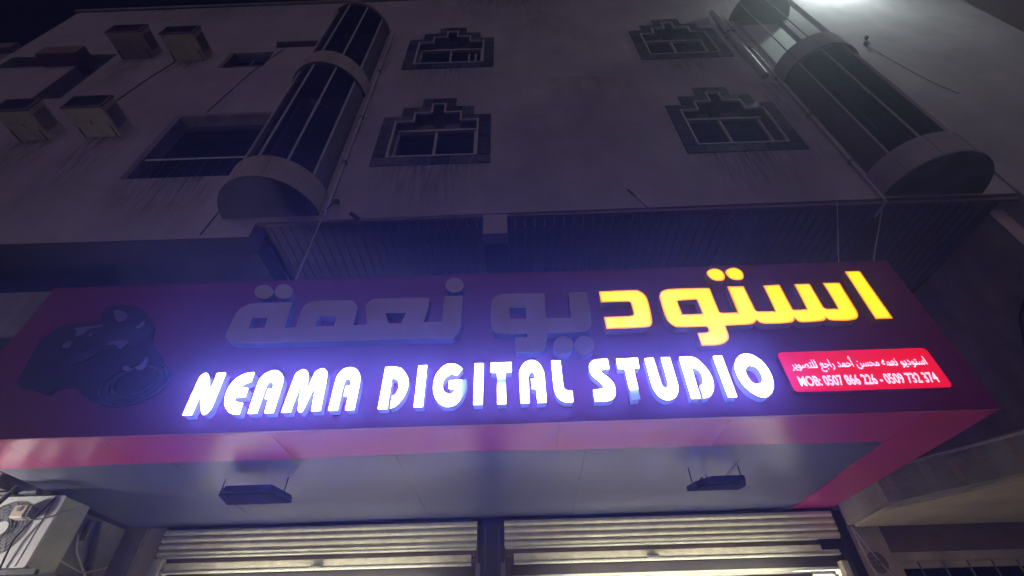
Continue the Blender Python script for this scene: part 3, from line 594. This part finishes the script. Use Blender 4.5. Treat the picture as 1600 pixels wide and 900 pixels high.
('arabic_dot','d','grey',[[(-2.066,4.488),(-2.068,4.437),(-2.102,4.407),(-2.155,4.409),(-2.208,4.443),(-2.241,4.496),(-2.241,4.548),(-2.207,4.579),(-2.152,4.576),(-2.099,4.541)]]),
('arabic_dot','d','grey',[[(-0.476,4.498),(-0.49,4.445),(-0.531,4.415),(-0.583,4.417),(-0.628,4.451),(-0.648,4.505),(-0.636,4.559),(-0.595,4.591),(-0.541,4.588),(-0.495,4.553)]]),
]
CAMERA_PRINT=[[(-4.117,3.658),(-4.048,3.586),(-3.946,3.571),(-3.871,3.535),(-3.781,3.521),(-3.748,3.564),(-3.668,3.582),(-3.572,3.558),(-3.48,3.488),(-3.373,3.441),(-3.253,3.404),(-3.104,3.421),(-3.026,3.461),(-2.97,3.548),(-2.956,3.686),(-3.006,3.834),(-3.11,3.939),(-3.193,4.02),(-3.246,4.171),(-3.356,4.303),(-3.507,4.397),(-3.666,4.433),(-3.797,4.417),(-3.81,4.336),(-3.783,4.249),(-3.968,4.235),(-4.104,4.199),(-4.172,4.112),(-4.189,4.019),(-4.154,3.852)],[(-3.963,4.171,1),(-3.712,4.209,1),(-3.724,4.182,1),(-3.815,4.165,1),(-3.827,4.111,1),(-3.897,4.08,1),(-3.912,4.141,1)],[(-3.938,3.97),(-3.941,4.009),(-3.902,4.033),(-3.872,3.967)],[(-3.785,4.095),(-3.754,4.117),(-3.751,4.085)],[(-3.703,4.366),(-3.6,4.347),(-3.536,4.28),(-3.584,4.232),(-3.642,4.277)],[(-3.395,4.161),(-3.377,4.202),(-3.357,4.23),(-3.334,4.173),(-3.377,4.147)],[(-3.533,3.96),(-3.5,3.998),(-3.36,3.999),(-3.368,3.954),(-3.391,3.916),(-3.46,3.964)],[(-3.115,3.824),(-3.082,3.768),(-3.086,3.714),(-3.125,3.7),(-3.168,3.723),(-3.133,3.746)],[(-3.268,3.727),(-3.252,3.744),(-3.205,3.725),(-3.169,3.705),(-3.21,3.695),(-3.258,3.709)]]


def letter(name, kind, polys):
    loops = [spline([tuple(q) for q in p]) for p in polys]
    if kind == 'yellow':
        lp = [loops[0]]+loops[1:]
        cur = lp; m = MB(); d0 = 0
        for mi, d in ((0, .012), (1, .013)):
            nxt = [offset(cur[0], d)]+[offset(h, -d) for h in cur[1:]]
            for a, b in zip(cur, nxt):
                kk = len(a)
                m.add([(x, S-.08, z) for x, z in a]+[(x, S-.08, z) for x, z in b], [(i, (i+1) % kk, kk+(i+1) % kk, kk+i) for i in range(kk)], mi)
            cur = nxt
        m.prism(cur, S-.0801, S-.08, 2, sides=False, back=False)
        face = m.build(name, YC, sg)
        side = RETY
    else:
        if kind != 'grey': loops = [offset(loops[0], .006)]+[offset(h, -.005) for h in loops[1:]]
        face = MB().prism(loops, S-.08, S-.076).build(name, GREYACR if kind == 'grey' else LIT[kind], sg)
        side = RETG if kind == 'grey' else RETW
    MB().prism(loops, S-.0755, S+.002, front=kind == 'yellow').build('letter_side', side, face)
    if kind == 'grey': face['label'] = 'unlit grey lettering'
    elif kind == 'T2': face['label'] = 'white letter with a dim foot'
    elif kind == 'T1': face['label'] = 'white letter with a dim band under its bar'
    elif kind == 'G': face['label'] = 'white letter with a dim blue tip'
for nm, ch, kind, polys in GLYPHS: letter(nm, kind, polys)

# camera picture cut out of board, with a raised lens
cp = MB().prism([spline(CAMERA_PRINT[0], 4)], S-.03, S+.002).build('camera_cutout', PRINTC, sg)
for i, p in enumerate(CAMERA_PRINT[1:]): MB().prism([spline([tuple(q) for q in p], 4)], S-(.058 if i >= 5 else .036), S-(.0525 if i >= 5 else .0305)).build('printed_highlight', PRINTL, cp)
lc = (-3.10, 3.585)
def ell(c, rx, rz, y0, y1, m, name, rot=.3, inner=0):
    f = lambda s: [(c[0]+rx*s*math.cos(t)*math.cos(rot)-rz*s*math.sin(t)*math.sin(rot), c[1]+rx*s*math.cos(t)*math.sin(rot)+rz*s*math.sin(t)*math.cos(rot)) for t in [2*math.pi*i/36 for i in range(36)]]
    MB().prism([f(1)]+([f(inner)] if inner else []), y0, y1).build(name, m, cp)
ell(lc, .27, .20, S-.05, S-.0305, PRINTM, 'lens_barrel', .15, .93)
ell(lc, .235, .172, S-.045, S-.0305, PRINTC, 'lens_ring', .15, .82)
ell((-3.09, 3.60), .19, .14, S-.052, S-.0305, PRINTM, 'lens_ring', .15, .90)
ell((-3.08, 3.61), .12, .09, S-.040, S-.0305, PRINTC, 'lens_glass', .15)
ell((-3.70, 3.85), .14, .05, S-.040, S-.0305, PRINTM, 'grip_relief', .5)
ell((-3.78, 3.98), .06, .02, S-.042, S-.0305, PRINTM, 'shutter_dial', .1)
MB().prism([spline([(-3.60, 4.02), (-3.58, 4.13), (-3.45, 4.20), (-3.30, 4.18), (-3.24, 4.05), (-3.30, 3.96), (-3.45, 3.95)], 4)], S-.034, S-.0305).build('flash_housing', PRINTM, cp)

# red backlit plate with the telephone numbers
def rr(x0, x1, z0, z1, r, n=6):
    out = []
    for cx, cz, a in ((x1-r, z0+r, -90), (x1-r, z1-r, 0), (x0+r, z1-r, 90), (x0+r, z0+r, 180)):
        for i in range(n+1): t = R(a+90*i/n); out.append((cx+r*math.cos(t), cz+r*math.sin(t)))
    return out
plt = MB().prism([rr(2.112, 3.315, 3.320, 3.676, .035)], S-.045, S-.04).build('telephone_plate', PLATE, sg)
MB().prism([rr(2.112, 3.315, 3.320, 3.676, .035)], S-.0395, S+.002).build('plate_side', BOARD, plt)
def lettering(txt, x0, x1, z0, z1, bold):
    cu = bpy.data.curves.new('t', 'FONT'); cu.body = txt; cu.offset = bold; cu.size = 1; cu.resolution_u = 3
    o = bpy.data.objects.new('t', cu); C.objects.link(o); dg = bpy.context.evaluated_depsgraph_get(); dg.update()
    me = bpy.data.meshes.new_from_object(o.evaluated_get(dg)); bpy.data.objects.remove(o)
    xs_ = [v.co.x for v in me.vertices]; zs_ = [v.co.y for v in me.vertices]
    a, b, c, d = min(xs_), max(xs_), min(zs_), max(zs_)
    for v in me.vertices:
        x, y = v.co.x, v.co.y
        v.co = (x0+(x-a)/(b-a)*(x1-x0)-sg.location.x, S-.0455-sg.location.y, z0+(y-c)/(d-c)*(z1-z0)-sg.location.z)
    me.name = 'lettering'; me.materials.clear(); me.materials.append(PTXT)
    o = bpy.data.objects.new('lettering', me); C.objects.link(o); o.parent = plt
lettering('MOB: 0507 866 226 - 0509 732 374', 2.178, 3.245, 3.362, 3.455, .022)
ar = 'ﺍﺳﺘﻮﺩﻳﻮ ﻧﻌﻤﻪ ﻣﺤﺴﻦ ﺃﺣﻤﺪ ﺭﺍﺟﻊ ﻟﻠﺘﺼﻮﻳﺮ'
lettering(ar[::-1], 2.172, 3.245, 3.482, 3.622, .018)

# unlit floodlights under the canopy
def canopy_light(x0, x1, y0, y1, label):
    cx = (x0+x1)/2; t = thing('canopy_floodlight', label, 'floodlight', (cx, (y0+y1)/2, Z0), 'unlit floodlights under the canopy')
    h = hprism([(x0, y1), (x0+.05, y0+.12), (x0+.16, y0), (x1-.06, y0), (x1, y1-.1), (x1-.03, y1)], 2.985, 3.03).build('housing', MATTE, t, bevel=.008)
    MB().box(x0+.08, x1-.08, y0+.08, y1-.06, 2.978, 2.984).build('lens', MATTE, t)
    for i in range(5): MB().box(x0+.1+i*(x1-x0-.2)/5, x0+.115+i*(x1-x0-.2)/5, y0+.1, y1-.1, 3.031, 3.055).build('cooling_fin', BLACK, t)
    for x in (x0+.02, x1-.03): MB().tube([(x, (y0+y1)/2, 3.02), (x, (y0+y1)/2, Z0-.002)], .006, 6).build('bracket', BLACK, t)
    MB().tube([(cx, y1-.06, 3.03), (cx-.05, y1-.02, 3.10), (cx-.02, y1+.05, Z0-.002)], .006, 6).build('lead', DCABLE, t)
canopy_light(-2.70, -2.08, 4.06, 4.44, 'unlit black floodlight under the left half of the canopy')
canopy_light(1.50, 2.00, 4.18, 4.44, 'unlit black floodlight under the right half of the canopy')

# ============================================================ SHUTTERS AND SHOP
def shutter(x0, x1, label):
    t = thing('roller_shutter', label, 'shutter', ((x0+x1)/2, 5.7, 2.7))
    zb = [3.118, 3.052, 2.985, 2.918, 2.852]
    for i in range(4):
        z1, z0 = zb[i], zb[i+1]
        sl = MB(); n = 6; vs = []; fs = []
        for j in range(n+1):
            a = math.pi*j/n; z = z0+.004+(z1-z0-.008)*j/n; y = 5.66-.009*math.sin(a)+i*.004+random.uniform(-.0015, .0015)
            vs += [(x0, y, z), (x1, y, z)]
        for j in range(n): fs.append((2*j, 2*j+1, 2*j+3, 2*j+2))
        k = len(vs); vs += [(x0, 5.72, z0+.004), (x1, 5.72, z0+.004), (x0, 5.72, z1-.004), (x1, 5.72, z1-.004)]
        fs += [(k, k+1, 1, 0), (2*n, 2*n+1, k+3, k+2)]
        sl.add(vs, fs).build('slat', SHUT, t, smooth=True)
    MB().box(x0+.01, x1-.01, 5.665, 5.76, 2.842, 2.853).build('edge_strip', SHUT2, t)
    MB().box(x0+.02, x1-.02, 5.745, 5.80, 2.78, 2.84).build('gap_cover', BROWNW, t)
    MB().box(x0+.10, x1-.06, 5.70, 5.742, 2.715, 2.792).build('bottom_rail', SHUT, t, bevel=.006)
    MB().box(x0+.10, x1-.06, 5.690, 5.743, 2.690, 2.712).build('rail_lip', SHUT2, t, bevel=.004)
    hx = x0+1.80 if x0 < -1 else x0+1.59
    MB().box(hx-.06, hx+.06, 5.66, 5.698, 2.705, 2.735).build('handle', GREY, t, bevel=.006)
    MB().box(x0+.06, x1-.04, 5.80, 5.83, 2.60, 2.69).build('door_head', FRAMED, t)
    MB().box(x0+.06, x1-.04, 5.795, 5.835, 2.575, 2.598).build('door_head_strip', SHUT2, t)
    return t
shutter(-4.03, -.51, 'left roller shutter rolled up above the shop front')
shutter(-.21, 3.44, 'right roller shutter rolled up above the shop front')
pf = thing('shutter_post', 'dark central post with chain slots between the two shutters', 'post', (-.32, 5.7, 0))
MB().box(-.50, -.22, 5.70, 5.86, 0, 3.15).build('post_body', FRAMED, pf)
for x in (-.43, -.28):
    MB().box(x-.02, x+.02, 5.685, 5.699, 2.86, 3.06).build('guide_plate', FRAMED, pf); MB().tube([(x+.01, 5.68, 2.62), (x+.01, 5.68, 3.04)], .004, 6).build('chain', GREY, pf)
for a in (-.52, -.25): MB().box(a, a+.05, 5.66, 5.699, 0, 2.70).build('guide_rail', GREY, pf)
gr = thing('shutter_guide', 'pale green shutter guide rail beside the left pillar', 'guide rail', (-3.98, 5.7, 0))
MB().box(-4.04, -3.94, 5.67, 5.78, 0, 2.83).build('channel', SHUT2, gr); MB().box(-3.93, -3.90, 5.7, 5.78, 0, 2.75).build('channel_lip', FRAME, gr)
gr = thing('shutter_guide', 'dark shutter guide rail beside the right pillar', 'guide rail', (3.48, 5.7, 0))
MB().box(3.44, 3.545, 5.665, 5.76, 0, 3.12).build('channel', BLACK, gr); MB().box(3.36, 3.43, 5.72, 5.82, 0, 2.64).build('channel_lip', SHUT, gr)
MB().box(3.20, 3.435, 5.69, 5.76, 2.74, 2.84).build('chain_box', BLACK, gr)

for x, lb in ((-2.2, 'tube lamp mounted over the glass door under the left shutter'), (1.6, 'tube lamp mounted over the glass door under the right shutter')):
    dl = thing('door_lamp', lb, 'lamp', (x, 5.6, 2.44))
    MB().box(x-1.24, x+1.24, 5.50, 5.56, 2.36, 2.40).build('batten', FRAME, dl)
    MB().tube([(x-1.2, 5.53, 2.42), (x+1.2, 5.53, 2.42)], .016, 8).build('tube', DOORT, dl)
    MB().box(x-1.28, x+1.28, 5.47, 5.49, 2.36, 2.49).box(x-1.28, x-1.26, 5.49, 5.56, 2.36, 2.49).box(x+1.26, x+1.28, 5.49, 5.56, 2.36, 2.49).build('glare_shield', GREY, dl)  # unseen hood added to keep the tube's reflection off the soffit
    for a in (x-.9, x+.88): MB().box(a, a+.02, 5.56, 5.86, 2.37, 2.39).build('arm', GREY, dl)
MB().box(-4.02, 3.55, 5.845, 5.93, 2.60, 3.14).build('light_block_header', BROWNW, bld)  # header added to stop tube light leaking over the door heads
shop = thing('shop_interior', 'brightly lit white shop interior glimpsed under the shutters', 'shop', (-.3, 6, 0))
MB().box(-4.02, 3.55, 9.0, 9.1, .02, 2.96).build('rear_wall', SHOPW, shop)
MB().box(-4.04, -4.02, 5.9, 9.0, .02, 2.96).build('side_partition', SHOPW, shop); MB().box(3.548, 3.556, 6.02, 9.0, .02, 2.96).build('side_partition', SHOPW, shop)
MB().box(-4.02, 3.55, 5.9, 9.0, .004, .02).build('tiled_floor', SHOPW, shop)
MB().box(-4.02, 3.55, 5.9, 9.0, 2.96, 3.0).build('ceiling', SHOPW, shop)
for x in (-3.0, -1.2, 1.0, 2.6):
    for y in (6.2, 7.6):
        f = MB().box(x-.62, x+.62, y-.05, y+.05, 2.90, 2.955).build('light_fitting', FRAME, shop)
        MB().tube([(x-.6, y, 2.875), (x+.6, y, 2.875)], .02, 8).build('tube', TUBE, f)
for x0, x1 in ((-3.88, -.56), (-.08, 3.34)):
    f = MB().box(x0, x1, 5.86, 5.90, 2.545, 2.573).build('door_frame', FRAME, shop)
    for i in range(4): xx = x0+(x1-x0)*i/3; MB().box(xx-.02, xx+.02, 5.86, 5.90, .02, 2.543).build('door_stile', FRAME, f)
MB().box(2.5, 3.3, 5.94, 5.96, 2.3, 2.53).build('banner', SHOPW, shop)
MB().box(3.0, 3.1, 5.935, 5.939, 2.3, 2.5).build('red_patch', BORDER, shop)

# ============================================================ LEFT CORNER: OUTDOOR AIR CONDITIONER, CABLES, NEIGHBOUR'S WALL
ac = thing('outdoor_air_conditioner', 'large white outdoor air conditioner with round fan grille at the lower left', 'air conditioner', (-4.55, 4.3, 2.5))
ax0, ax1, az0, az1 = -4.97, -4.12, 2.5, 3.07
loop = rr(ax0, ax1, az0, az1, .02, 3)
fc = (-4.52, 2.80); circ = [(fc[0]+.235*math.cos(2*math.pi*i/40), fc[1]+.235*math.sin(2*math.pi*i/40)) for i in range(40)]
MB().prism([loop, circ], 4.30, 4.325).build('front_panel', WHITEAC, ac)
MB().box(ax0+.005, ax1-.003, 4.326, 4.62, az0+.004, az1-.004).build('casing', mat('casing_side', (.42, .45, .42), .5, var=.25, stain=.2), ac, bevel=.01)
MB().box(ax1-.09, ax1-.082, 4.296, 4.30, az0+.01, az1-.01).build('panel_seam', GREY, ac)
gl = MB().disc(fc, .23, 4.318, 4.324, 40).build('fan_well', GREY, ac)
for r in (.225, .195, .165, .135, .105, .075): MB().ring(fc, r-.004, r, 4.288, 4.294, 36).build('grille_ring', GREY, gl)
for a in range(0, 180, 30):
    t = R(a); MB().tube([(fc[0]-.225*math.cos(t), 4.297, fc[1]-.225*math.sin(t)), (fc[0]+.225*math.cos(t), 4.297, fc[1]+.225*math.sin(t))], .004, 5).build('grille_spoke', GREY, gl)
MB().disc(fc, .06, 4.283, 4.292, 20).build('hub', WHITEAC, gl)
jb = MB().box(-4.43, -4.31, 4.20, 4.287, 2.86, 2.97).build('junction_box', BEIGE, ac, bevel=.012)
MB().disc((-4.37, 2.93), .02, 4.192, 4.199, 10).box(-4.305, -4.285, 4.21, 4.28, 2.88, 2.96).build('cap', GREY, jb)
br = MB().box(ax0-.5, ax1+.08, 4.33, 4.37, 2.455, 2.495).build('bracket', BLACK, ac); MB().box(ax0-.5, ax1+.08, 4.56, 4.79, 2.455, 2.495).build('bracket', BLACK, ac)
cable('dark cable draped down the front of the outdoor air conditioner', [(-4.20, 4.29, 3.06), (-4.22, 4.27, 2.95), (-4.26, 4.26, 2.85), (-4.32, 4.26, 2.7), (-4.30, 4.28, 2.48)], .008, DCABLE)
cable('grey cable from the junction box across the air conditioner', [(-4.31, 4.22, 2.88), (-4.24, 4.24, 2.85), (-4.14, 4.28, 2.88), (-4.05, 4.4, 3.0)], .006, GREYC)
hb = thing('mounting_bar', 'black crossed metal bars in front of the outdoor air conditioner', 'bracket', (-4.5, 4.1, 3.05))
MB().tube([(-4.95, 4.10, 3.03), (-4.20, 4.10, 3.04)], .024, 8).build('bar', BLACK, hb)
MB().tube([(-4.36, 4.05, 3.08), (-4.50, 4.08, 2.88)], .02, 8).build('bar', BLACK, hb)
MB().box(-4.26, -4.20, 4.09, 4.14, 3.02, 3.06).build('clamp', BLACK, hb)
for i, (a, b, c) in enumerate((((-4.47, 5.0, 3.0), (-4.46, 5.1, 2.8), (-4.40, 5.4, 2.55)), ((-4.46, 5.2, 3.1), (-4.44, 5.35, 2.7), (-4.46, 5.5, 2.5)), ((-4.45, 4.9, 2.7), (-4.35, 5.2, 2.62), (-4.46, 5.6, 2.75)))):
    cable(('pale pipe behind the outdoor air conditioner', 'black bundle of pipe beside the outdoor air conditioner', 'drooping grey cable between the air conditioner and the pillar')[i], [a, b, c], (.010, .03, .008)[i], (CABLE, DCABLE, GREYC)[i])
t = thing('meter_box', 'small dark box with a pale flap high beside the outdoor air conditioner', 'box', (-4.45, 4.95, 2.95))
MB().box(-4.5, -4.38, 4.9, 5.04, 2.93, 3.06).build('box_body', BLACK, t); MB().box(-4.379, -4.33, 4.98, 5.0, 2.86, 3.04).build('flap', PANELB, t)
MB().box(-4.5, -4.40, 5.1, 5.4, 2.42, 2.56).build('fallen_bracket', BLACK, t)

ln = thing('left_neighbour', 'pale stained wall of the left neighbour behind the end of the sign', 'building', (-7, 4.8, 0))
MB().box(-14, -4.722, 4.8, 5.0, 0, 3.12).build('lower_wall', CONC, ln)
MB().box(-14, -6.28, 4.9, 5.1, 3.122, 6.15).build('upper_wall', PLASTER2, ln)
MB().box(-6.9, -6.6, 4.86, 4.899, 5.0, 5.3).build('vent', BLACK, ln)
MB().box(-7.4, -4.75, 4.2, 4.79, 3.14, 3.30).build('ledge', PLASTER2, ln)
# the neighbour's lamp, just outside the picture, that whitens the left end of the canopy
nl = thing('shopfront_lamp', 'lit lamp on the left neighbour\'s wall below its ledge', 'lamp', (-5.55, 4.8, 2.2))
MB().tube([(-5.55, 4.8, 2.15), (-5.55, 3.7, 2.15), (-5.55, 3.5, 2.19)], .02, 8).build('arm', GREY, nl)
MB().box(-5.75, -5.35, 3.38, 3.6, 2.18, 2.24).build('housing', GREY, nl, bevel=.01)
MB().box(-5.72, -5.38, 3.4, 3.58, 2.241, 2.249).build('lens', BLADE, nl)
ld = bpy.data.lights.new('lamp_light', 'AREA'); ld.energy = LEFT_E; ld.size = .3; ld.color = (1, .93, .86)
lo = bpy.data.objects.new('lamp_light', ld); C.objects.link(lo); lo.parent = nl; lo.location = (0, -1.31, .06); lo.rotation_euler = Vector((.7, .42, .55)).to_track_quat('-Z', 'Y').to_euler()

# volume added to imitate the lens bloom and veil round the lit letters
hz = MB().box(-20, 18, -9, 10, -1.3, 20)
HM = bpy.data.materials.new('bloom_haze'); HM.use_nodes = True; nt = HM.node_tree
nt.nodes.remove(nt.nodes['Principled BSDF'])
pv = nt.nodes.new('ShaderNodeVolumePrincipled'); pv.inputs['Color'].default_value = (.85, .87, .95, 1)
pv.inputs['Density'].default_value = .0165; pv.inputs['Anisotropy'].default_value = .82
nt.links.new(pv.outputs[0], nt.nodes['Material Output'].inputs['Volume'])
tag(hz.build('bloom_box', HM), kind='stuff')
